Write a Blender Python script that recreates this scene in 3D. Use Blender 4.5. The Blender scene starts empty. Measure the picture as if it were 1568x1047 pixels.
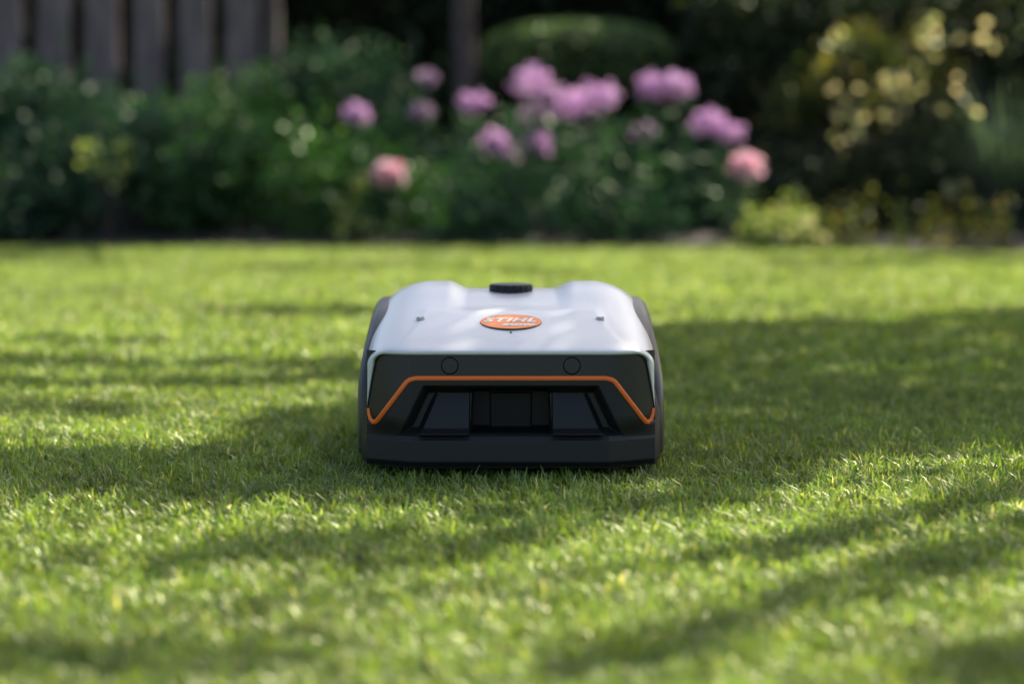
import bpy, math, random
import numpy as np
from mathutils import Vector, Matrix, Euler
random.seed(3); rng=np.random.default_rng(5)
scene=bpy.context.scene
COL=scene.collection
GH=0.035   # lawn height
# ------------------------------------------------------------------ helpers
def link(o,parent=None):
    COL.objects.link(o)
    if parent: o.parent=parent
    return o
def empty(name,loc=(0,0,0)):
    e=bpy.data.objects.new(name,None); e.location=loc; COL.objects.link(e); e.empty_display_size=.1
    return e
def mesh_obj(name,verts,faces,mats,parent=None,smooth=True,midx=None):
    me=bpy.data.meshes.new(name); me.from_pydata([tuple(v) for v in verts],[],[tuple(f) for f in faces])
    for m in (mats if isinstance(mats,(list,tuple)) else [mats]): me.materials.append(m)
    if smooth: me.polygons.foreach_set('use_smooth',[True]*len(me.polygons))
    if midx is not None: me.polygons.foreach_set('material_index',midx)
    me.update()
    return link(bpy.data.objects.new(name,me),parent)
def fast_quads(name,V,mats,shade=None,nv=4,faces=None):
    V=np.asarray(V,dtype=np.float32).reshape(-1,3); n=len(V)//nv
    pat=faces if faces is not None else [list(range(nv))]
    lt=[len(p) for p in pat]; flat=np.array([i for p in pat for i in p])
    me=bpy.data.meshes.new(name); me.vertices.add(len(V)); me.vertices.foreach_set('co',V.ravel())
    idx=(np.arange(n)[:,None]*nv+flat[None,:]).ravel().astype(np.int32)
    me.loops.add(len(idx)); me.loops.foreach_set('vertex_index',idx)
    tot=np.tile(lt,n); st=np.concatenate([[0],np.cumsum(tot)[:-1]]).astype(np.int32)
    me.polygons.add(len(tot)); me.polygons.foreach_set('loop_start',st); 
    try: me.polygons.foreach_set('loop_total',tot.astype(np.int32))
    except Exception: pass
    me.update(calc_edges=True); me.validate()
    if shade is not None:
        a=me.attributes.new('shade','FLOAT','POINT'); a.data.foreach_set('value',np.repeat(np.asarray(shade,dtype=np.float32),nv))
    for m in (mats if isinstance(mats,(list,tuple)) else [mats]): me.materials.append(m)
    return me
def newmat(name):
    m=bpy.data.materials.new(name); m.use_nodes=True; nt=m.node_tree
    for n in list(nt.nodes): nt.nodes.remove(n)
    return m,nt,nt.nodes.new('ShaderNodeOutputMaterial')
def plastic(name,col,rough,metal=0,coat=0,bump=0.0,bscale=900,spec=.5,var=0.0):
    m,nt,out=newmat(name); b=nt.nodes.new('ShaderNodeBsdfPrincipled')
    b.inputs['Base Color'].default_value=(*col,1); b.inputs['Roughness'].default_value=rough
    b.inputs['Metallic'].default_value=metal; b.inputs['Coat Weight'].default_value=coat; b.inputs['Coat Roughness'].default_value=.2
    b.inputs['Specular IOR Level'].default_value=spec
    tc=nt.nodes.new('ShaderNodeTexCoord')
    if bump>0:
        n=nt.nodes.new('ShaderNodeTexNoise'); n.inputs['Scale'].default_value=bscale; nt.links.new(tc.outputs['Object'],n.inputs['Vector'])
        bp=nt.nodes.new('ShaderNodeBump'); bp.inputs['Strength'].default_value=bump; bp.inputs['Distance'].default_value=.0006
        nt.links.new(n.outputs['Fac'],bp.inputs['Height']); nt.links.new(bp.outputs[0],b.inputs['Normal'])
    n2=nt.nodes.new('ShaderNodeTexNoise'); n2.inputs['Scale'].default_value=14; n2.inputs['Detail'].default_value=6; nt.links.new(tc.outputs['Object'],n2.inputs['Vector'])
    mr=nt.nodes.new('ShaderNodeMapRange'); mr.inputs['To Min'].default_value=rough-.04; mr.inputs['To Max'].default_value=rough+.05
    nt.links.new(n2.outputs['Fac'],mr.inputs['Value']); nt.links.new(mr.outputs[0],b.inputs['Roughness'])
    nt.links.new(b.outputs[0],out.inputs[0]); return m
def leafmat(name,stops,trans=.45,rough=.45,gloss=.04,tcol=(1.15,1.2,.55),noises=(),gcol=(.9,1,.8,1)):
    m,nt,out=newmat(name)
    at=nt.nodes.new('ShaderNodeAttribute'); at.attribute_name='shade'
    cr=nt.nodes.new('ShaderNodeValToRGB'); e=cr.color_ramp.elements
    while len(e)<len(stops): e.new(.5)
    for k,(p,c) in enumerate(stops): e[k].position=p; e[k].color=(*c,1)
    nt.links.new(at.outputs['Fac'],cr.inputs[0]); col=cr.outputs[0]
    for (sc,lo,hi) in noises:
        g=nt.nodes.new('ShaderNodeNewGeometry'); n=nt.nodes.new('ShaderNodeTexNoise'); n.inputs['Scale'].default_value=sc; n.inputs['Detail'].default_value=3
        nt.links.new(g.outputs['Position'],n.inputs['Vector'])
        mr=nt.nodes.new('ShaderNodeMapRange'); mr.inputs['From Min'].default_value=.32; mr.inputs['From Max'].default_value=.68
        mr.inputs['To Min'].default_value=lo; mr.inputs['To Max'].default_value=hi
        nt.links.new(n.outputs['Fac'],mr.inputs['Value'])
        mx=nt.nodes.new('ShaderNodeVectorMath'); mx.operation='SCALE'; nt.links.new(col,mx.inputs[0]); nt.links.new(mr.outputs[0],mx.inputs['Scale']); col=mx.outputs[0]
    b=nt.nodes.new('ShaderNodeBsdfDiffuse'); nt.links.new(col,b.inputs['Color'])
    t=nt.nodes.new('ShaderNodeBsdfTranslucent'); vm=nt.nodes.new('ShaderNodeVectorMath'); vm.operation='MULTIPLY'
    vm.inputs[1].default_value=tcol; nt.links.new(col,vm.inputs[0]); nt.links.new(vm.outputs[0],t.inputs['Color'])
    ms=nt.nodes.new('ShaderNodeMixShader'); ms.inputs[0].default_value=trans
    nt.links.new(b.outputs[0],ms.inputs[1]); nt.links.new(t.outputs[0],ms.inputs[2])
    gl=nt.nodes.new('ShaderNodeBsdfGlossy'); gl.inputs['Roughness'].default_value=rough; gl.inputs['Color'].default_value=gcol
    m2=nt.nodes.new('ShaderNodeMixShader'); m2.inputs[0].default_value=gloss
    nt.links.new(ms.outputs[0],m2.inputs[1]); nt.links.new(gl.outputs[0],m2.inputs[2]); nt.links.new(m2.outputs[0],out.inputs[0])
    return m
def leaf_mesh(name,P,size,mat,shade=None,elong=1.7,up=0.0,direc=None):
    P=np.asarray(P); n=len(P); size=np.broadcast_to(size,(n,))
    d=rng.normal(size=(n,3)); d[:,2]=d[:,2]*.7+up
    if direc is not None: d=d*.35+direc
    d/=np.linalg.norm(d,axis=1)[:,None]
    q=rng.normal(size=(n,3)); s=np.cross(d,q); s/=np.linalg.norm(s,axis=1)[:,None]
    nn=np.cross(d,s); L=size[:,None]; W=L/elong/2
    base=P-d*L*.5; tip=P+d*L*.5-nn*L*.08
    a=P+s*W+nn*L*.06-d*L*.08; b=P-s*W+nn*L*.06-d*L*.08
    V=np.stack([base,a,tip,b],axis=1)
    if shade is None: shade=rng.random(n)
    return fast_quads(name,V,mat,shade,4,[[0,1,2],[0,2,3]])
def tube(pts,radii,seg=8):
    V=[];F=[]
    pts=[Vector(p) for p in pts]
    for i,p in enumerate(pts):
        t=(pts[min(i+1,len(pts)-1)]-pts[max(i-1,0)]).normalized()
        a=t.orthogonal().normalized() if abs(t.z)>.99 else t.cross(Vector((0,0,1))).normalized(); b=t.cross(a)
        for k in range(seg):
            an=2*math.pi*k/seg; V.append(p+(a*math.cos(an)+b*math.sin(an))*radii[i])
    for i in range(len(pts)-1):
        for k in range(seg): F.append((i*seg+k,i*seg+(k+1)%seg,(i+1)*seg+(k+1)%seg,(i+1)*seg+k))
    V.append(pts[-1]); c=len(V)-1; o=(len(pts)-1)*seg
    for k in range(seg): F.append((o+k,o+(k+1)%seg,c))
    return V,F
def join_geo(parts):
    V=[];F=[]
    for v,f in parts:
        o=len(V); V+=list(v); F+=[tuple(i+o for i in ff) for ff in f]
    return V,F
# ------------------------------------------------------------------ light
AZ=math.radians(38); EL=math.radians(42)
S=Vector((math.cos(EL)*math.sin(AZ),math.cos(EL)*math.cos(AZ),math.sin(EL)))
sun=bpy.data.lights.new('sun','SUN'); sun.energy=13; sun.angle=math.radians(.53); sun.color=(1,.92,.76)
so=bpy.data.objects.new('sun',sun); so.rotation_euler=S.to_track_quat('Z','Y').to_euler(); so.location=S*30; COL.objects.link(so)
w=bpy.data.worlds.new("World"); scene.world=w; w.use_nodes=True; nt=w.node_tree
bg=nt.nodes['Background']; sky=nt.nodes.new('ShaderNodeTexSky'); sky.sky_type='NISHITA'; sky.sun_disc=False
sky.sun_elevation=EL; sky.sun_rotation=AZ; sky.air_density=1.0; sky.dust_density=4; sky.ozone_density=1.0
nt.links.new(sky.outputs[0],bg.inputs[0]); bg.inputs[1].default_value=.26
scene.view_settings.view_transform='Standard'
try: scene.view_settings.look='None'
except: pass
# ------------------------------------------------------------------ camera
cam=bpy.data.cameras.new('camera'); cam.lens=85; cam.sensor_width=36; cam.clip_end=2000; cam.clip_start=.05
cam.dof.use_dof=True; cam.dof.focus_distance=4.17; cam.dof.aperture_fstop=1.75; cam.dof.aperture_blades=9
co=bpy.data.objects.new('camera',cam); co.location=(0,-4.12,.6+GH); co.rotation_euler=(math.radians(90-5.35),0,0); COL.objects.link(co); scene.camera=co
# ------------------------------------------------------------------ ground
m_ground,nt,out=newmat('lawn_soil_green'); b=nt.nodes.new('ShaderNodeBsdfPrincipled'); b.inputs['Roughness'].default_value=.9
g=nt.nodes.new('ShaderNodeNewGeometry'); n=nt.nodes.new('ShaderNodeTexNoise'); n.inputs['Scale'].default_value=40; n.inputs['Detail'].default_value=8
cr=nt.nodes.new('ShaderNodeValToRGB'); cr.color_ramp.elements[0].color=(.03,.045,.012,1); cr.color_ramp.elements[1].color=(.08,.12,.03,1)
nt.links.new(g.outputs['Position'],n.inputs['Vector']); nt.links.new(n.outputs['Fac'],cr.inputs[0]); nt.links.new(cr.outputs[0],b.inputs['Base Color']); nt.links.new(b.outputs[0],out.inputs[0])
mesh_obj('lawn_ground',[(-600,-600,0),(600,-600,0),(600,600,0),(-600,600,0)],[(0,1,2,3)],m_ground,smooth=False)
m_soil,nt,out=newmat('bed_soil'); b=nt.nodes.new('ShaderNodeBsdfPrincipled'); b.inputs['Roughness'].default_value=.95
g=nt.nodes.new('ShaderNodeNewGeometry'); n=nt.nodes.new('ShaderNodeTexNoise'); n.inputs['Scale'].default_value=25; n.inputs['Detail'].default_value=8
cr=nt.nodes.new('ShaderNodeValToRGB'); cr.color_ramp.elements[0].color=(.012,.009,.006,1); cr.color_ramp.elements[1].color=(.04,.03,.02,1)
nt.links.new(g.outputs['Position'],n.inputs['Vector']); nt.links.new(n.outputs['Fac'],cr.inputs[0]); nt.links.new(cr.outputs[0],b.inputs['Base Color']); nt.links.new(b.outputs[0],out.inputs[0])
def edge_y(x):   # front edge of the planting bed
    return 7.28-.13*(np.clip(x,-3,4)+1.5)*.6+.06*np.sin(x*1.7)
V=[];F=[]
xs=np.linspace(-9,9,90); ys=np.linspace(0,1,14)
for i,x in enumerate(xs):
    for j,t in enumerate(ys):
        e=float(edge_y(x)); y=e+t*(12-e); V.append((x,y,.012+.05*min(1,t*14)+.012*math.sin(x*9+y*5)*(t>0)))
for i in range(len(xs)-1):
    for j in range(len(ys)-1):
        a=i*len(ys)+j; F.append((a,a+len(ys),a+len(ys)+1,a+1))
mesh_obj('flower_bed_soil',V,F,m_soil)
# ------------------------------------------------------------------ grass
m_grass=leafmat('grass_blade',[(0,(.085,.16,.028)),(.45,(.17,.26,.048)),(.8,(.29,.35,.09)),(1,(.52,.49,.24))],trans=.5,rough=.45,gloss=.06,tcol=(1.35,1.28,.62),noises=((1.3,.8,1.2),(22,.6,1.4)),gcol=(1,1,.75,1))
def grass_patch(name,size,n,hmin,hmax,wid):
    px=rng.uniform(-size/2,size/2,n); py=rng.uniform(-size/2,size/2,n)
    nt_=int(n/14); tx=rng.uniform(-size/2,size/2,nt_); ty=rng.uniform(-size/2,size/2,nt_); k=rng.integers(0,nt_,n); cl_=rng.random(n)<.6
    px=np.where(cl_,tx[k]+rng.normal(0,.006,n),px); py=np.where(cl_,ty[k]+rng.normal(0,.006,n),py)
    tl=rng.random(nt_)[k]; ta=rng.uniform(0,2*np.pi,nt_)[k]
    h=(hmin+(hmax-hmin)*rng.random(n))*(.75+.4*tl)
    an=np.where(cl_,ta+rng.normal(0,.9,n),rng.uniform(0,2*np.pi,n)); lean=np.minimum(np.abs(rng.normal(0,.65,n))+.15,1.6)
    dx=np.cos(an); dy=np.sin(an); sx=-dy+rng.normal(0,.3,n); sy=dx+rng.normal(0,.3,n)
    ww=wid*(.6+.8*rng.random(n))/2
    def pt(t,l,s):
        return np.stack([px+dx*h*l+sx*ww*s,py+dy*h*l+sy*ww*s,h*t],axis=1)
    V=np.stack([pt(0,0,-1),pt(0,0,1),pt(.55,lean*.35,-.9),pt(.55,lean*.35,.9),pt(1-.35*lean,lean,-.25),pt(1-.35*lean,lean,.25)],axis=1)
    sh=np.clip(rng.beta(1.5,2.0,n)*.8+(rng.random(n)<.07)*.5+.25*(tl-.5)*cl_,0,1)
    return fast_quads(name,V,m_grass,sh,6,[[0,1,3,2],[2,3,5,4]])
near=[grass_patch('grass_patch_near%d'%i,.53,8200,.018,.040,.0027) for i in range(4)]
far=[grass_patch('grass_patch_far%d'%i,.53,3200,.022,.042,.0050) for i in range(3)]
outer=[grass_patch('grass_patch_outer%d'%i,.52,1800,.024,.044,.008) for i in range(2)]
gr=empty('lawn_grass')
for i in range(-12,13):
    for j in range(-6,16):
        x=i*.5; y=j*.5
        if y>edge_y(x)+.0: continue
        inview=abs(x)<.24*(y+4.6)+.4
        lib=near if (y<2.0 and inview) else (far if inview else outer)
        o=bpy.data.objects.new('turf',random.choice(lib)); o.location=(x,y,0.001*random.random()); o.rotation_euler=(0,0,random.randint(0,3)*math.pi/2); link(o,gr)
# ------------------------------------------------------------------ MOWER
M=empty('robot_lawn_mower',(-.002,0,GH-.003))
m_white=plastic('silver_white_shell',(.66,.66,.665),.36,metal=.1,coat=.35)
m_dark=plastic('anthracite_plastic',(.010,.010,.010),.45,bump=.25,spec=.35)
m_visor=plastic('visor_gloss_plastic',(.008,.008,.008),.28,coat=.15,spec=.4)
m_fender=plastic('fender_plastic',(.028,.029,.030),.4,bump=.15)
m_black=plastic('deep_black_plastic',(.003,.003,.003),.5,spec=.22)
m_orange=plastic('orange_trim',(.97,.18,.025),.4)
m_badge=plastic('badge_orange',(1.0,.26,.03),.4)
m_text=plastic('badge_lettering',(1.0,.9,.8),.45)
m_rubber=plastic('tyre_rubber',(.012,.012,.012),.8)
def sst(a,b,x):
    t=np.clip((x-a)/(b-a),0,1); return t*t*(3-2*t)
def planY(x,z):
    k=np.clip((np.abs(x)-.168)/.085,0,1.2); e=1.0+.8*sst(.05,.09,z)
    return .046*k**e
def trapd(x,z,zt,zb,wt,wb):
    t=(z-zb)/(zt-zb); wloc=wb+(wt-wb)*np.clip(t,-.5,1.5); sl=(wb-wt)/(zt-zb)
    return np.minimum(np.minimum(zt-z,z-zb),(wloc-np.abs(x))/math.sqrt(1+sl*sl))
def stripe_z(x):
    ax=np.abs(x)
    return np.interp(ax,[0,.160,.172,.180,.229,.24,.30],[.1535,.1535,.152,.147,.083,.075,.09])
def recess(x,z): return trapd(x,z,.1410,.0525,.151,.194)
def centre(x,z): return trapd(x,z,.134,.0585,.067,.0695)
def bodyY(x,z):
    ax=np.abs(x)
    y=planY(x,z)+.018*np.clip(z/.193,0,1.1)
    below=sst(-.001,.005,stripe_z(x)-z)
    y=y-.004*below
    y=y+.028*sst(-.001,.016,recess(x,z))
    # side facets: blend gently out to the bumper, hard edge towards the centre
    t=(z-.0525)/(.1345-.0525); wo=.166+(.130-.166)*np.clip(t,0,1)
    fo=sst(0,.010,wo-ax)*sst(0,.003,.1345-z)*sst(0,.003,z-.0555)*sst(.0705,.0725,ax)
    y=y-(.002+.020*np.clip((.135-z)/.08,0,1))*fo
    y=y+.026*sst(0,.002,centre(x,z))
    C2=trapd(x,z,.126,.064,.038,.037); y=y-.0025*sst(0,.004,C2)
    y=y+.006*sst(.012,.0,z)
    y=y-.003*sst(.052,.046,z)
    return y
nx,nz=420,190
xs=np.linspace(-.25,.25,nx); zs=np.linspace(0,.198,nz)
X,Z=np.meshgrid(xs,zs,indexing='ij'); Y=bodyY(X,Z)
V=np.stack([X,Y,Z],axis=-1).reshape(-1,3); F=[]
XC,ZC=np.meshgrid((xs[1:]+xs[:-1])/2,(zs[1:]+zs[:-1])/2,indexing='ij')
MI=np.where(ZC>stripe_z(XC),1,0)
MI=np.where(centre(XC,ZC)>0,2,MI)
for i in range(nx-1):
    for j in range(nz-1):
        a=i*nz+j; F.append((a,a+nz,a+nz+1,a+1))
mesh_obj('front_fascia',V,F,[m_dark,m_visor,m_black],M,True,MI.ravel().tolist())
side=[(.25,.046),(.258,.060),(.263,.085),(.264,.12),(.264,.3),(.264,.55),(.255,.61),(.22,.655),(.15,.672),(0,.676)]
side=side+[(-x,y) for x,y in side[-2::-1]]
V=[];F=[]; zz=[0,.004,.012,.05,.09,.13,.170]
for (x,y) in side:
    for k,z in enumerate(zz):
        sh=1-.02*(z<.003)-.01*(z<.006)-.06*sst(.08,.16,z)
        fy=float(bodyY(np.array(x),np.array(z))) if y<.055 else y
        V.append((x*(sh if y>.055 else 1),fy,z))
nn=len(zz)
for i in range(len(side)-1):
    for k in range(nn-1):
        a=i*nn+k; F.append((a,a+nn,a+nn+1,a+1))
mesh_obj('chassis_side',V,F,m_dark,M)
pl=[(x,y) for x,y in side]; pl+=[(-.168,.01),(.168,.01)]
mesh_obj('underside',[(x*.97,y+.004,.006) for x,y in pl],[tuple(range(len(pl)))],m_black,M,False)
# stripe
pts=[(-.2475,.098),(-.2465,.088),(-.2435,.079),(-.239,.0745),(-.2345,.0750),(-.229,.081)]
def lerp(a,b,n): return [(a[0]+(b[0]-a[0])*t/n,a[1]+(b[1]-a[1])*t/n) for t in range(1,n+1)]
pts+=lerp(pts[-1],(-.183,.1425),22); pts+=[(-.179,.1475),(-.1735,.1510),(-.166,.1530),(-.160,.1535)]
half=pts; mid=lerp(half[-1],(.160,.1535),80)
path=half+mid[:-1]+[(-x,z) for x,z in half[::-1]]
V=[];F=[];hw=.0038
for i,(x,z) in enumerate(path):
    p0=path[max(i-1,0)]; p1=path[min(i+1,len(path)-1)]; tx,tz=p1[0]-p0[0],p1[1]-p0[1]; l=math.hypot(tx,tz); nx_,nz_=-tz/l,tx/l
    wv=hw*(1 if 3<i<len(path)-4 else .6+.13*min(i,len(path)-1-i))
    yb=min(float(bodyY(np.array(x+nx_*k),np.array(z+nz_*k))) for k in(-wv,0,wv))
    for k,dy in ((-1,.006),(-1,-.0006),(-.7,-.0016),(.7,-.0016),(1,-.0006),(1,.006)):
        V.append((x+nx_*wv*k,yb+dy,z+nz_*wv*k))
for i in range(len(path)-1):
    for k in range(5):
        a=i*6+k; F.append((a,a+1,a+7,a+6))
mesh_obj('orange_stripe',V,F,m_orange,M)
# hood loft
sec=[(.0175,.2355,.101,.1925,.016,0,1,1.2),
     (.0095,.2385,.098,.1940,.019,0,1,1.2),
     (.0070,.2430,.096,.1975,.024,0,1,1.3),
     (.0100,.2475,.095,.2020,.030,0,1,1.4),
     (.0240,.2500,.097,.2085,.036,0,.95,1.5),
     (.0550,.2515,.110,.2190,.044,0,.8,1.6),
     (.1000,.2520,.140,.2325,.052,0,.5,1.65),
     (.1700,.2515,.165,.2495,.058,.001,.2,1.65),
     (.2500,.2500,.180,.2660,.062,.006,0,1.65),
     (.3300,.2480,.185,.2820,.068,.012,0,1.5),
     (.3900,.2465,.185,.2895,.070,.0135,0,1.4),
     (.4700,.2440,.185,.2900,.070,.014,0,1.4),
     (.5500,.2400,.175,.2790,.068,.012,0,1.4),
     (.6200,.2320,.160,.2500,.064,.006,0,1.4),
     (.6650,.2150,.120,.2050,.055,0,0,1.3),
     (.6850,.1900,.090,.1500,.045,0,0,1.2)]
sec=np.array(sec)
def cr_interp(A,sub):
    out=[]
    n=len(A)
    for i in range(n-1):
        p0=A[max(i-1,0)];p1=A[i];p2=A[i+1];p3=A[min(i+2,n-1)]
        for k in range(sub):
            t=k/sub; out.append(.5*((2*p1)+(-p0+p2)*t+(2*p0-5*p1+4*p2-p3)*t*t+(-p0+3*p1-3*p2+p3)*t**3))
    out.append(A[-1]); return np.array(out)
SE=cr_interp(sec,6)
def hood_section(Yk,W,zl,zt,r,dip,fade,sf):
    P=[]
    for t in np.linspace(0,1,12,endpoint=False):
        P.append((W+max(0,.2500-W)*(1-t)*(1 if Yk<.03 else 0),zl+(zt-r-zl)*t))
    rx=r*sf
    for a in np.linspace(0,math.pi/2,18,endpoint=False): P.append((W-rx+rx*math.cos(a), zt-r+r*math.sin(a)))
    for t in np.linspace(0,1,34): P.append(((W-rx)*(1-t),zt))
    P=np.array(P); x,z=P[:,0],P[:,1]
    crown=.004*(1-(x/W)**2)*(z>zt-1e-6)*(1 if dip<.003 else max(0,1-dip/.006))
    crown=crown*sst(.01,.06,Yk)
    z=z+crown-dip*sst(.118,.080,x)*1.0
    y=Yk+planY(x,np.full_like(x,.12))*fade
    R=np.stack([x,y,z],axis=1); L=R.copy()[:-1][::-1]; L[:,0]*=-1
    return np.concatenate([R,L])
rows=[hood_section(*s) for s in SE]; nr=len(rows[0])
V=np.concatenate(rows); F=[]
for i in range(len(rows)-1):
    for k in range(nr-1):
        a=i*nr+k; F.append((a,a+nr,a+nr+1,a+1))
F.append(tuple((len(rows)-1)*nr+k for k in range(nr)))
hood=mesh_obj('hood',V,F,m_white,M)
def hood_z(x,y):
    best=None
    for r_ in (rows[:-1]):
        d=np.abs(r_[:,0]-x)+1000*(r_[:,2]<.19); k=int(np.argmin(d)); 
        if best is None or abs(r_[k,1]-y)<best[0]: best=(abs(r_[k,1]-y),r_[k,2],r_[k,1])
    return best[1]
# fenders
poly=[(.075,.012),(.068,.06),(.075,.105),(.095,.145),(.13,.185),(.18,.215),(.25,.242),(.33,.257),(.42,.262),(.50,.256),(.58,.232),(.64,.19),(.672,.13),(.68,.07),(.675,.015)]
PA=cr_interp(np.array(poly),4)
for sgn,nm in((-1,'fender_left'),(1,'fender_right')):
    layers=[(.225,.0),(.252,.0),(.260,.0035),(.2655,.010),(.2685,.020),(.2695,.035)]
    c=np.array([.37,.10]); V=[];F=[]; n=len(PA)
    for xx,ins in layers:
        for p in PA:
            d=c-p; d/=np.linalg.norm(d); q=p+d*ins
            V.append((sgn*(xx-.014*sst(.12,.26,q[1])),q[0],q[1]))
    for l in range(len(layers)-1):
        for k in range(n):
            a=l*n+k; b_=l*n+(k+1)%n; F.append((a,b_,b_+n,a+n) if sgn>0 else (a,a+n,b_+n,b_))
    F.append(tuple((len(layers)-1)*n+k for k in range(n)))
    mesh_obj(nm,V,F,m_fender,M)
def cyl(name,r,h,loc,rot,mat,bev=.0,seg=48,parent=M):
    bpy.ops.mesh.primitive_cylinder_add(vertices=seg,radius=r,depth=h,location=loc,rotation=rot); o=bpy.context.object; o.name=name; o.parent=parent
    o.data.materials.append(mat)
    if bev>0:
        mo=o.modifiers.new('b','BEVEL'); mo.width=bev; mo.segments=3; mo.limit_method='ANGLE'
    for p in o.data.polygons: p.use_smooth=len(p.vertices)==4
    return o
def torus(name,R,r,loc,rot,mat,parent=M,scale=(1,1,1)):
    bpy.ops.mesh.primitive_torus_add(major_radius=R,minor_radius=r,major_segments=64,minor_segments=10,location=loc,rotation=rot); o=bpy.context.object; o.name=name;o.parent=parent;o.scale=scale
    o.data.materials.append(mat)
    for p in o.data.polygons:p.use_smooth=True
    return o
tilt=math.atan(.018/.193)
for sx in(-.105,.105):
    zc=.1745; yb=float(bodyY(np.array(sx),np.array(zc)))
    cyl('ultrasonic_sensor',.0138,.006,(sx,yb+.0023,zc),(math.pi/2-tilt,0,0),m_visor,.001)
    torus('sensor_ring',.0146,.0009,(sx,yb-.0002,zc),(math.pi/2-tilt,0,0),m_black)
by=.118; bz=hood_z(0,by); sl=math.atan2(hood_z(0,.15)-hood_z(0,.09),.06)
Bd=empty('badge',(0,by,bz-.0002)); Bd.parent=M; Bd.rotation_euler=(sl,0,0)
def ellipse_plate(name,rx,ry,z0,z1,mat):
    V=[];F=[];n=72
    for (s,z) in((1,z0),(1,z1-.0005),(1-.0005/ry,z1)):
        for k in range(n):
            a=2*math.pi*k/n; V.append((rx*s*math.cos(a),ry*s*math.sin(a),z))
    for l in range(2):
        for k in range(n): F.append((l*n+k,l*n+(k+1)%n,(l+1)*n+(k+1)%n,(l+1)*n+k))
    F.append(tuple(2*n+k for k in range(n)))
    o=mesh_obj(name,V,F,mat,Bd,False); return o
ellipse_plate('badge_rim',.0545,.0420,-.004,.0004,m_fender)
ellipse_plate('badge_plate',.0540,.0415,-.004,.0012,m_badge)
def text(name,body,size,loc,shear=.25,sx=1):
    cu=bpy.data.curves.new(name,'FONT'); cu.body=body; cu.size=size; cu.align_x='CENTER'; cu.align_y='CENTER'; cu.extrude=.0003; cu.shear=shear; cu.offset=.0011; cu.space_character=1.1
    o=bpy.data.objects.new(name,cu); o.location=loc; o.scale=(sx,1,1); cu.materials.append(m_text); link(o,Bd)
text('badge_lettering','STIHL',.031,(-.003,.006,.0016),.3,1.08)
text('badge_sub_lettering','iMOW',.0125,(.012,-.021,.0016),.2,1.4)
cyl('status_led',.0022,.002,(0,.068,hood_z(0,.068)+.0002),(sl,0,0),m_black,seg=20)
for sx in(-.160,.158):
    z=hood_z(sx,.14); e=cyl('hood_screw',.0065,.003,(sx,.14,z-.0004),(sl,0,0),m_fender,.0005,seg=24); e.scale=(1.1,.9,1)
    torus('screw_rim',.0074,.0009,(sx,.14,z+.0003),(sl,0,0),m_white)
    cyl('screw_hub',.0030,.002,(sx,.14,z+.0012),(sl,0,0),m_white,.0003,seg=16)
V=[];F=[];n=120
kz=.2735
for (r,z) in((.036,kz-.004),(.0405,kz-.002),(.041,kz+.0115),(.039,kz+.0150),(.034,kz+.0160),(.0,kz+.0160)):
    for k in range(n):
        a=2*math.pi*k/n; rr=r*(1-.035*(math.sin(a*20)>0)*(r>.03)); V.append((rr*math.cos(a),.40+rr*math.sin(a),z))
for l in range(5):
    for k in range(n): F.append((l*n+k,l*n+(k+1)%n,(l+1)*n+(k+1)%n,(l+1)*n+k))
mesh_obj('control_knob',V,F,m_dark,M,False)
for sx in(-.205,.205):
    o=cyl('rear_wheel',.10,.055,(sx,.52,.10-GH),(0,math.pi/2,0),m_rubber,.008,seg=64)
    cyl('wheel_hub',.05,.058,(sx,.52,.10-GH),(0,math.pi/2,0),m_fender,.004)
    for k in range(24):
        a=2*math.pi*k/24
        bpy.ops.mesh.primitive_cube_add(size=1,location=(sx,.52+.1*math.cos(a),.10-GH+.1*math.sin(a)*.99),rotation=(a,0,0)); t=bpy.context.object; t.scale=(.05,.008,.010); t.name='tread'; t.parent=M; t.data.materials.append(m_rubber)
for sx in(-.17,.17):
    cyl('front_wheel',.04,.03,(sx,.13,.04-GH),(0,math.pi/2,0),m_rubber,.006)

# ------------------------------------------------------------------ ground shadow map; the out-of-view crowns are shaped to cast it
def inpoly(x,y,P):
    c=np.zeros(x.shape,bool); n=len(P)
    for i in range(n):
        x1,y1=P[i];x2,y2=P[(i+1)%n]
        cond=((y1>y)!=(y2>y)); xi=(x2-x1)*(y-y1)/((y2-y1) if y2!=y1 else 1e-9)+x1
        c^=cond&(x<xi)
    return c
def capd(x,y,a,b):
    ax,ay=a;bx,by_=b; vx,vy=bx-ax,by_-ay; t=np.clip(((x-ax)*vx+(y-ay)*vy)/(vx*vx+vy*vy),0,1)
    return np.hypot(x-ax-t*vx,y-ay-t*vy)
polyA=[(.34,2.9),(1.67,3.5),(4.5,3.8),(4.5,1.1),(1.3,.75),(.62,.20),(.35,-.2),(.1,-.42),(-.3,-.36),(-.5,.2),(-.3,1.25),(.1,1.8)]
polyB=[(-5,.42),(-.96,.30),(-.3,.40),(-.2,-.16),(-.62,-.22),(-.95,-.08),(-5,-.16)]
polyC=[(-.58,-.78),(-.2,-.64),(.08,-.52),(.14,-.60),(-.10,-.86),(-.46,-.90)]
core_poly=[(-.62,-.30),(.33,-.30),(.42,.9),(-.50,.9)]
caps=[((-1.05,5.75),(.3,5.3),.12,.9),((-.78,3.55),(-.25,3.3),.13,.9),((-2.6,6.0),(-1.6,6.05),.12,.8),((-2.2,4.6),(-1.2,4.3),.05,.5),
 ((-2.5,2.0),(-.4,1.85),.12,.95),((-2.5,1.35),(-.4,1.5),.08,.9),((-2.5,2.5),(-1.0,2.45),.06,.7),((-2.0,.95),(-.7,.98),.03,.7),
 ((1.4,6.1),(3.5,6.2),.25,.9),((-.55,-1.12),(-.30,-1.14),.02,.7)]
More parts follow.
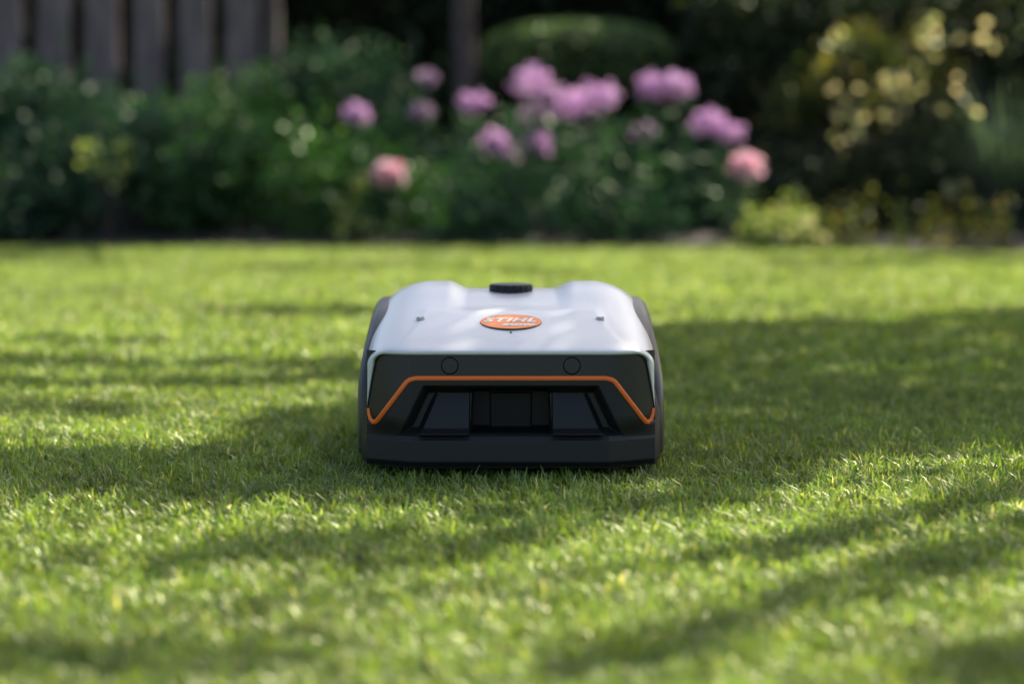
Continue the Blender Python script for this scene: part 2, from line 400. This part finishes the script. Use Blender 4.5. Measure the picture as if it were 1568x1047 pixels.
caps2=[((-.80,-1.38),(-.30,-1.46),.040,.95),((.08,-1.46),(.85,-.50),.036,.99),((.38,-1.60),(.90,-.93),.040,.99),((.30,-.82),(.95,-.02),.030,.97),((.62,-1.55),(.9,-1.25),.05,.95)]
flowers=[(-.587,.357,.078,1),(1.12,.389,.082,1),(-.753,.645,.055,0),(-.453,.654,.05,2),(-.421,.82,.045,2),(-.188,.696,.06,0),(-.077,.504,.066,0),(.115,.495,.066,0),
 (.099,.798,.09,0),(.115,.648,.075,2),(.30,.686,.085,0),(.42,.725,.085,0),(.689,.782,.07,0),(.81,.782,.07,0),(.96,.60,.075,0),(1.05,.55,.06,0),(.657,.549,.05,2),(-.01,.43,.04,2),(.22,.75,.04,2)]
def shadow_density(x0,y0):
    # ragged edges for the wanted ground shadows
    x=x0+.06*np.sin(y0*7.3+1.1)+.035*np.sin(x0*13+y0*9)+.02*np.sin(y0*31+x0*17)
    y=y0+.05*np.sin(x0*6.1+.4)+.035*np.sin(x0*15-y0*5)+.018*np.sin(x0*37+2)
    d=np.zeros(x.shape)
    hole=np.sin(x0*11+1.5*np.sin(y0*7))*np.sin(y0*13+1.2*np.sin(x0*9))
    d=np.maximum(d,inpoly(x,y,polyA)*np.where(hole>.75,.3,.99)); d=np.maximum(d,inpoly(x,y,polyB)*np.where(hole>.78,.4,.99)); d=np.maximum(d,inpoly(x,y,polyC)*.99)
    for a,b,r,s in caps: d=np.maximum(d,(capd(x,y,a,b)<r)*s)
    x2=x0+.015*np.sin(y0*23); y2=y0+.015*np.sin(x0*29)
    for a,b,r,s in caps2: d=np.maximum(d,(capd(x2,y2,a,b)<r)*s)
    d=np.maximum(d,inpoly(x0,y0,core_poly)*.99)
    out=(np.abs(x)>.25*(y+4.12)+1.0)|(y<-2.4)
    nse=.5+.5*np.sin(x*1.9+1.3*np.sin(y*1.1))*np.sin(y*2.3+x*.7)
    d=np.where(out,np.maximum(d,(nse>.6)*.35),d)
    bed=np.where(x<-.7,.5*(nse>.35),.30*(nse>.5))
    d=np.where(y>7.1-.05*x,np.maximum(d,bed),d)
    return d
m_bark,nt,out=newmat('bark'); b=nt.nodes.new('ShaderNodeBsdfPrincipled'); b.inputs['Roughness'].default_value=.9
tc=nt.nodes.new('ShaderNodeTexCoord'); n=nt.nodes.new('ShaderNodeTexNoise'); mp=nt.nodes.new('ShaderNodeMapping'); mp.inputs['Scale'].default_value=(14,14,3)
cr=nt.nodes.new('ShaderNodeValToRGB'); cr.color_ramp.elements[0].position=.35; cr.color_ramp.elements[0].color=(.04,.028,.026,1); cr.color_ramp.elements[1].position=.7; cr.color_ramp.elements[1].color=(.18,.13,.125,1)
n.inputs['Detail'].default_value=8
nt.links.new(tc.outputs['Object'],mp.inputs[0]); nt.links.new(mp.outputs[0],n.inputs['Vector']); nt.links.new(n.outputs['Fac'],cr.inputs[0]); nt.links.new(cr.outputs[0],b.inputs['Base Color'])
bp=nt.nodes.new('ShaderNodeBump'); bp.inputs['Distance'].default_value=.03; nt.links.new(n.outputs['Fac'],bp.inputs['Height']); nt.links.new(bp.outputs[0],b.inputs['Normal']); nt.links.new(b.outputs[0],out.inputs[0])
m_canopy=leafmat('tree_leaves',[(0,(.04,.075,.015)),(.6,(.06,.11,.02)),(1,(.09,.13,.03))],trans=.15)
trunks=[(3.9,2.6),(4.3,6.3),(4.6,10.0),(-.26,9.0)]
Ncl=42000
gx=rng.uniform(-4.5,4.5,Ncl); gy=rng.uniform(-3.0,9.5,Ncl)
D=shadow_density(gx,gy); inn=(gy<4.0)&(np.abs(gx)<.25*(gy+4.12)+.3)
keep=rng.random(Ncl)<D*np.where(inn,1,.40); gx=gx[keep];gy=gy[keep]
cz=rng.uniform(2.6,3.4,len(gx)); 
cx=gx+S.x/S.z*cz; cy=gy+S.y/S.z*cz  # leaf clumps placed up-sun so the crowns throw the mapped shadows
own=np.argmin(np.stack([np.hypot(cx-tx,cy-ty)+(1.5 if k==3 else 0) for k,(tx,ty) in enumerate(trunks)]),axis=0)
for k,(tx,ty) in enumerate(trunks):
    T=empty('garden_tree',(tx,ty,0)); sel=np.where(own==k)[0]
    r0=.14 if k<3 else .070
    parts=[tube([(0,0,0),(.02,0,.12),(.0,.02,1.2),(.04,-.02,2.3),(0,0,3.4)],[r0*1.35,r0,r0*.85,r0*.7,r0*.45],14)]
    if len(sel):
        for q in rng.choice(sel,min(46,len(sel)),replace=False):
            e=Vector((cx[q]-tx,cy[q]-ty,cz[q])); s0=Vector((0,0,random.uniform(1.9,2.9)));
            m1=s0.lerp(e,.4)+Vector((random.uniform(-.15,.15),random.uniform(-.15,.15),.25)); m2=s0.lerp(e,.75)+Vector((0,0,.15))
            parts.append(tube([s0,m1,m2,e],[.022,.014,.008,.003],6))
        NL=13
        P=np.stack([cx[sel]-tx,cy[sel]-ty,cz[sel]],axis=1); P=np.repeat(P,NL,axis=0)+rng.normal(0,.030,(len(sel)*NL,3))
        me=leaf_mesh('shadow_shaped_crown',P,rng.uniform(.045,.07,len(P)),m_canopy,elong=1.3)
        link(bpy.data.objects.new('shadow_shaped_crown',me),T)
    v,f=join_geo(parts); mesh_obj('trunk_and_limbs',v,f,m_bark,T)

# ------------------------------------------------------------------ background planting
m_dkgreen=leafmat('dark_bluish_leaves',[(0,(.010,.036,.024)),(.6,(.024,.070,.042)),(1,(.065,.14,.065))],trans=.35)
m_mid=leafmat('mid_green_leaves',[(0,(.015,.048,.014)),(.6,(.034,.11,.026)),(1,(.09,.18,.035))],trans=.4)
m_yel=leafmat('yellowing_leaves',[(0,(.04,.06,.012)),(.5,(.09,.11,.02)),(1,(.34,.26,.08))],trans=.5)
m_bright=leafmat('sunlit_bokeh_leaves',[(0,(.30,.36,.06)),(.5,(.66,.62,.30)),(1,(.85,.66,.40))],trans=.5,gloss=.08,tcol=(1.1,1.1,.85))  # pale leaf colour stands in for sunlit bokeh highlights
m_lime=leafmat('lime_leaves',[(0,(.14,.22,.04)),(1,(.50,.55,.20))],trans=.5)
m_hedge=leafmat('hedge_leaves',[(0,(.011,.020,.009)),(.6,(.026,.040,.016)),(1,(.085,.09,.035))],trans=.3)
m_blue=leafmat('blue_green_blades',[(0,(.03,.06,.05)),(1,(.12,.17,.14))],trans=.3)
m_top=leafmat('clipped_box_leaves',[(0,(.05,.11,.04)),(.6,(.10,.17,.06)),(1,(.2,.27,.11))],trans=.2)
m_stem=plastic('green_stems',(.03,.06,.015),.6)
m_core=plastic('dark_core_backing',(.010,.013,.007),.95,spec=.1)  # dark backing for the solid cores added behind leaves
def bush(name,c,rad,n,size,mat,clumps=26,sig=.12,elong=1.7,ground=True):
    E=empty(name,(c[0],c[1],0)); rad=np.array(rad)
    u=rng.normal(size=(clumps,3)); u/=np.linalg.norm(u,axis=1)[:,None]; rr=rng.uniform(.55,1.0,clumps)**.6
    C=u*rr[:,None]*rad; C[:,2]=np.abs(C[:,2]) if ground else C[:,2]
    tone=rng.uniform(-.3,.3,clumps); k=rng.integers(0,clumps,n)
    s=sig*(.6+.8*rng.random(clumps))[k][:,None]
    P=C[k]+rng.normal(size=(n,3))*s*np.array([1,1,.8]); P[:,2]+=c[2]; P[:,2]=np.where(P[:,2]<.04,.04+np.abs(rng.normal(0,.1,n)),P[:,2])
    sh=np.clip(rng.random(n)*.6+.2+tone[k],0,1)
    link(bpy.data.objects.new('leaves',leaf_mesh('leaves',P,rng.uniform(.6,1.3,n)*size,mat,sh,elong=elong)),E)
    parts=[]
    for q in range(min(clumps,20)):
        e=Vector(C[q])+Vector((0,0,c[2])); parts.append(tube([(e.x*.15,e.y*.15,0),(e.x*.5,e.y*.5,e.z*.6),e],[.012,.008,.003],5))
    v,f=join_geo(parts); mesh_obj('stems',v,f,m_bark,E)
    return E
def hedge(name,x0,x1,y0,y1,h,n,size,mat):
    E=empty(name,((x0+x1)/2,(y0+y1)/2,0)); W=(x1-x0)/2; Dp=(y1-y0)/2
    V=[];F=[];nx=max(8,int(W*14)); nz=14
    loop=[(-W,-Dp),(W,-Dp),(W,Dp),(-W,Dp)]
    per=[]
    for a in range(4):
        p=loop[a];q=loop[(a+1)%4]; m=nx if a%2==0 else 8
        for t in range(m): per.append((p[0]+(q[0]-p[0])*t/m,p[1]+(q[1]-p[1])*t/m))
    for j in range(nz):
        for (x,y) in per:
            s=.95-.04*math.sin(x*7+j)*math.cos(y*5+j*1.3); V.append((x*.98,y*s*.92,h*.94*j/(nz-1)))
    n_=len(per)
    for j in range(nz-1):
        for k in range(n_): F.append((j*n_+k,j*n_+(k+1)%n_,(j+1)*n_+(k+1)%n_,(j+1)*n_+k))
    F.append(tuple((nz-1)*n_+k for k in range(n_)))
    mesh_obj('hedge_dark_core',V,F,m_core,E)  # solid dark core added behind the leaves to block see-through
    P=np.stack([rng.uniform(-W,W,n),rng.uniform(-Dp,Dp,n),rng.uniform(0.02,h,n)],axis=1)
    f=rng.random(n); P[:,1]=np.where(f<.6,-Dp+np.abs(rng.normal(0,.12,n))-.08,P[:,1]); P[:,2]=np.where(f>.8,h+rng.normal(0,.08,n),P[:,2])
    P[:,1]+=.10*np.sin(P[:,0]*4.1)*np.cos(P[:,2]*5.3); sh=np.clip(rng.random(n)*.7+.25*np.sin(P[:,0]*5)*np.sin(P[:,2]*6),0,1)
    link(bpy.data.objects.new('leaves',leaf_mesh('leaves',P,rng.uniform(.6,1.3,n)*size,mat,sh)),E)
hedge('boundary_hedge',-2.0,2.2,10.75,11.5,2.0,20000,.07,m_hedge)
hedge('boundary_hedge',1.0,6.5,9.8,10.6,1.9,28000,.07,m_hedge)
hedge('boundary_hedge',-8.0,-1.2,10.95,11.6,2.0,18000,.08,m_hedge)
# fence
m_wood,nt,out=newmat('weathered_wood'); b=nt.nodes.new('ShaderNodeBsdfPrincipled'); b.inputs['Roughness'].default_value=.85
tc=nt.nodes.new('ShaderNodeTexCoord'); mp=nt.nodes.new('ShaderNodeMapping'); mp.inputs['Scale'].default_value=(9,9,1.2); n=nt.nodes.new('ShaderNodeTexNoise'); n.inputs['Scale'].default_value=3; n.inputs['Detail'].default_value=9
cr=nt.nodes.new('ShaderNodeValToRGB'); cr.color_ramp.elements[0].position=.3; cr.color_ramp.elements[0].color=(.10,.072,.072,1); cr.color_ramp.elements[1].position=.72; cr.color_ramp.elements[1].color=(.30,.225,.22,1)
nt.links.new(tc.outputs['Object'],mp.inputs[0]); nt.links.new(mp.outputs[0],n.inputs['Vector']); nt.links.new(n.outputs['Fac'],cr.inputs[0]); nt.links.new(cr.outputs[0],b.inputs['Base Color']); nt.links.new(b.outputs[0],out.inputs[0])
V=[];F=[]
def box(x0,x1,y0,y1,z0,z1):
    o=len(V); V.extend([(x0,y0,z0),(x1,y0,z0),(x1,y1,z0),(x0,y1,z0),(x0,y0,z1),(x1,y0,z1),(x1,y1,z1),(x0,y1,z1)])
    F.extend([tuple(o+i for i in f) for f in((0,3,2,1),(4,5,6,7),(0,1,5,4),(1,2,6,5),(2,3,7,6),(3,0,4,7))])
x=-8.0;k=0
while x<-1.45:
    wv=random.uniform(.17,.19); box(x,x+wv,9.70+random.uniform(-.004,.004),9.724,.05,1.85+random.uniform(-.02,.02)); x+=wv+.085; k+=1
box(-8,-1.35,9.730,9.78,.45,.54); box(-8,-1.35,9.730,9.78,1.45,1.54)
for px in(-7.5,-5.5,-3.5,-1.42): box(px,px+.09,9.785,9.875,0,1.8)
fe=mesh_obj('wooden_fence',V,F,m_wood,None,False)
bush('leafy_shrub',(-2.45,8.5,.30),(.62,.45,.46),5200,.060,m_dkgreen)
bush('leafy_shrub',(-1.55,8.75,.34),(.60,.45,.36),5200,.055,m_mid)
bush('leafy_shrub',(-1.95,7.95,.22),(.55,.35,.38),4200,.055,m_dkgreen)
bush('leafy_shrub',(-1.25,7.9,.15),(.45,.35,.38),3800,.05,m_mid)
bush('leafy_shrub',(-.95,8.9,.45),(.38,.35,.50),3600,.05,m_dkgreen)
bush('leafy_shrub',(-3.3,8.3,.30),(.6,.5,.5),4200,.06,m_mid)
bush('leafy_shrub',(-4.4,8.5,.30),(.7,.5,.6),4200,.06,m_dkgreen)
bush('leafy_shrub',(-2.6,7.65,.08),(.5,.25,.28),3000,.045,m_dkgreen)
bush('leafy_shrub',(-.65,7.75,.10),(.36,.28,.28),2600,.045,m_mid)
bush('leafy_shrub',(.05,8.4,.15),(.7,.4,.38),4200,.05,m_dkgreen)
bush('leafy_shrub',(.75,8.5,.15),(.6,.4,.36),4200,.05,m_dkgreen)
bush('leafy_shrub',(.2,7.6,.05),(.75,.22,.24),3600,.045,m_dkgreen)
bush('yellowing_shrub',(1.85,8.5,.62),(.45,.35,.45),2200,.055,m_yel,clumps=16,sig=.09)
bush('leafy_shrub',(2.35,8.9,.7),(.6,.45,.8),4600,.06,m_hedge)
bush('leafy_shrub',(1.5,9.2,.8),(.5,.35,.8),4600,.06,m_hedge)
bush('leafy_shrub',(1.75,8.1,.10),(.5,.3,.35),3600,.05,m_hedge)
bush('leafy_shrub',(3.4,8.9,.6),(.7,.5,.8),4600,.06,m_dkgreen)
bush('lime_perennial',(1.24,7.18,.03),(.16,.10,.12),900,.042,m_lime,clumps=14,sig=.045)
bush('low_groundcover',(1.9,7.05,.02),(.50,.08,.02),800,.030,m_yel,clumps=20,sig=.02)
def spray(name,base,tips,mat,n=26,size=.045,sig=.04):
    E=empty(name,(base[0],base[1],0)); parts=[];PP=[]
    for (x,y,z) in tips:
        e=Vector((x-base[0],y-base[1],z)); parts.append(tube([(0,0,0),(e.x*.35,e.y*.35,e.z*.55),e],[.010,.006,.002],5))
        PP.append(np.array([[e.x,e.y,e.z]])+rng.normal(0,sig*random.uniform(.6,1.3),(n,3)))
    P=np.concatenate(PP); link(bpy.data.objects.new('leaves',leaf_mesh('leaves',P,rng.uniform(.6,1.3,len(P))*size,mat)),E)
    v,f=join_geo(parts); mesh_obj('stems',v,f,m_bark,E)
spray('bokeh_highlight_sprigs',(1.9,8.2),[(1.80,7.8,.74),(1.72,7.75,.60),(1.60,7.75,.54),(1.95,7.8,.83),(1.90,7.85,.70),(2.03,7.9,1.08),(2.08,7.9,1.00),(2.23,7.8,.67),(2.16,7.7,.28),(2.33,7.9,.98),(1.68,7.8,.68),(1.85,7.8,.78),(1.58,7.8,1.02)],m_bright,n=10,size=.055,sig=.045)  # sprigs added as bright sunlit bokeh spots
spray('lime_leaved_shrub',(-1.95,7.6),[(-1.95,7.5,.42),(-1.99,7.55,.38),(-1.90,7.5,.36),(-2.05,7.55,.46),(-1.87,7.5,.50)],m_lime,n=16)
spray('lime_leaved_shrub',(-.80,7.4),[(-.78,7.35,.13),(-.80,7.4,.20),(-.72,7.35,.08),(-.75,7.45,.30)],m_lime,n=16)
spray('lime_leaved_shrub',(1.30,7.1),[(1.20,7.05,.10),(1.30,7.02,.08),(1.36,7.05,.16),(1.42,7.0,.06),(1.25,7.1,.20)],m_bright,n=14,sig=.03)  # uses the pale highlight colour for a sunlit spot
def topiary(name,c,rad,n):
    E=empty(name,(c[0],c[1],0)); u=rng.normal(size=(n,3)); u/=np.linalg.norm(u,axis=1)[:,None]
    u=np.sign(u)*np.abs(u)**.8; P=u*np.array(rad)*(1+rng.normal(0,.025,n))[:,None]; P[:,2]+=c[2]
    link(bpy.data.objects.new('leaves',leaf_mesh('leaves',P,rng.uniform(.02,.04,n),m_top)),E)
    bpy.ops.mesh.primitive_uv_sphere_add(segments=40,ring_count=20,location=(0,0,c[2])); o=bpy.context.object; o.scale=(rad[0]*.93,rad[1]*.93,rad[2]*.9); o.parent=E; o.name='topiary_dark_core'; o.data.materials.append(m_core)  # added dark ball fills the gaps between the leaves
    v,f=tube([(0,0,0),(.02,0,.5),(0,0,c[2])],[.05,.04,.035],10); mesh_obj('stem',v,f,m_bark,E)
topiary('clipped_topiary_bush',(.37,9.4,.95),(.52,.42,.20),9000)
def ornamental(name,c,n,L):
    E=empty(name,(c[0],c[1],0)); Vv=[]
    for i in range(n):
        a=random.uniform(0,2*math.pi); l=L*random.uniform(.6,1.1); out_=random.uniform(.25,.75); b0=Vector((random.uniform(-.08,.08),random.uniform(-.08,.08),0)); dr=Vector((math.cos(a),math.sin(a),0)); sd=Vector((-dr.y,dr.x,0))*.011
        pr=None
        for t in(0,.3,.6,.85,1):
            p=b0+dr*l*out_*t**1.5+Vector((0,0,l*(t*1.0-.45*out_*t**2.5)))
            if pr is not None: Vv+= [pr-sd*ww,pr+sd*ww,p+sd*(1.15-t),p-sd*(1.15-t)]
            pr=p; ww=1.15-t
    me=fast_quads('blades',np.array([tuple(v) for v in Vv]),m_blue,rng.random(len(Vv)//4)); link(bpy.data.objects.new('blades',me),E)
ornamental('ornamental_grass',(2.45,7.9,0),200,.95)
ornamental('ornamental_grass',(3.1,7.8,0),220,.85)
def petmat(name,c0,c1): return leafmat(name,[(0,c0),(1,c1)],trans=.35,rough=.6,gloss=.02,tcol=(1,.95,1))
m_ph=petmat('phlox_petals',(.52,.28,.54),(.80,.55,.80)); m_pe=petmat('peony_petals',(.80,.38,.50),(.92,.70,.76)); m_pl=petmat('pale_lilac_petals',(.44,.29,.44),(.66,.50,.64))
for i,(x,z,r,kind) in enumerate(flowers):
    nm=['phlox_flower','peony_flower','pale_phlox_flower'][kind]; y=7.68+random.uniform(-.06,.12) if kind!=2 else 7.95
    if kind==1: y=7.45
    E=empty(nm,(x,y,0)); n=150 if kind==1 else 240
    u=rng.normal(size=(n,3)); u/=np.linalg.norm(u,axis=1)[:,None]; rr=(rng.uniform(.45,1,n) if kind==1 else rng.uniform(.6,1.15,n))
    P=u*rr[:,None]*r*np.array([1,1,.80 if kind==1 else .72])
    lump=1+(.05 if kind==1 else .32)*np.sin(u[:,0]*6+i)*np.sin(u[:,2]*5+i*2) ; P*=lump[:,None]; P[:,2]+=z
    mt=[m_ph,m_pe,m_pl][kind]
    link(bpy.data.objects.new('petals',leaf_mesh('petals',P,(.050 if kind==1 else .030)*rng.uniform(.7,1.2,n),mt,elong=1.05)),E)
    b0=Vector((random.uniform(-.06,.06),random.uniform(0,.12),0)); v,f=tube([b0,b0*.4+Vector((0,0,z*.55)),Vector((0,0,z))],[.006,.005,.003],6); mesh_obj('stem',v,f,m_stem,E)
    nl=46; t=rng.uniform(.08,.92,nl); P=np.stack([b0.x*(1-t),b0.y*(1-t),z*t],axis=1); a=rng.uniform(0,6.28,nl); dr=np.stack([np.cos(a),np.sin(a),.25*np.ones(nl)],axis=1)
    P+=dr*.045; link(bpy.data.objects.new('leaves',leaf_mesh('leaves',P,rng.uniform(.07,.11,nl),m_dkgreen,elong=3.2,direc=dr)),E)
bpy.context.view_layer.update()
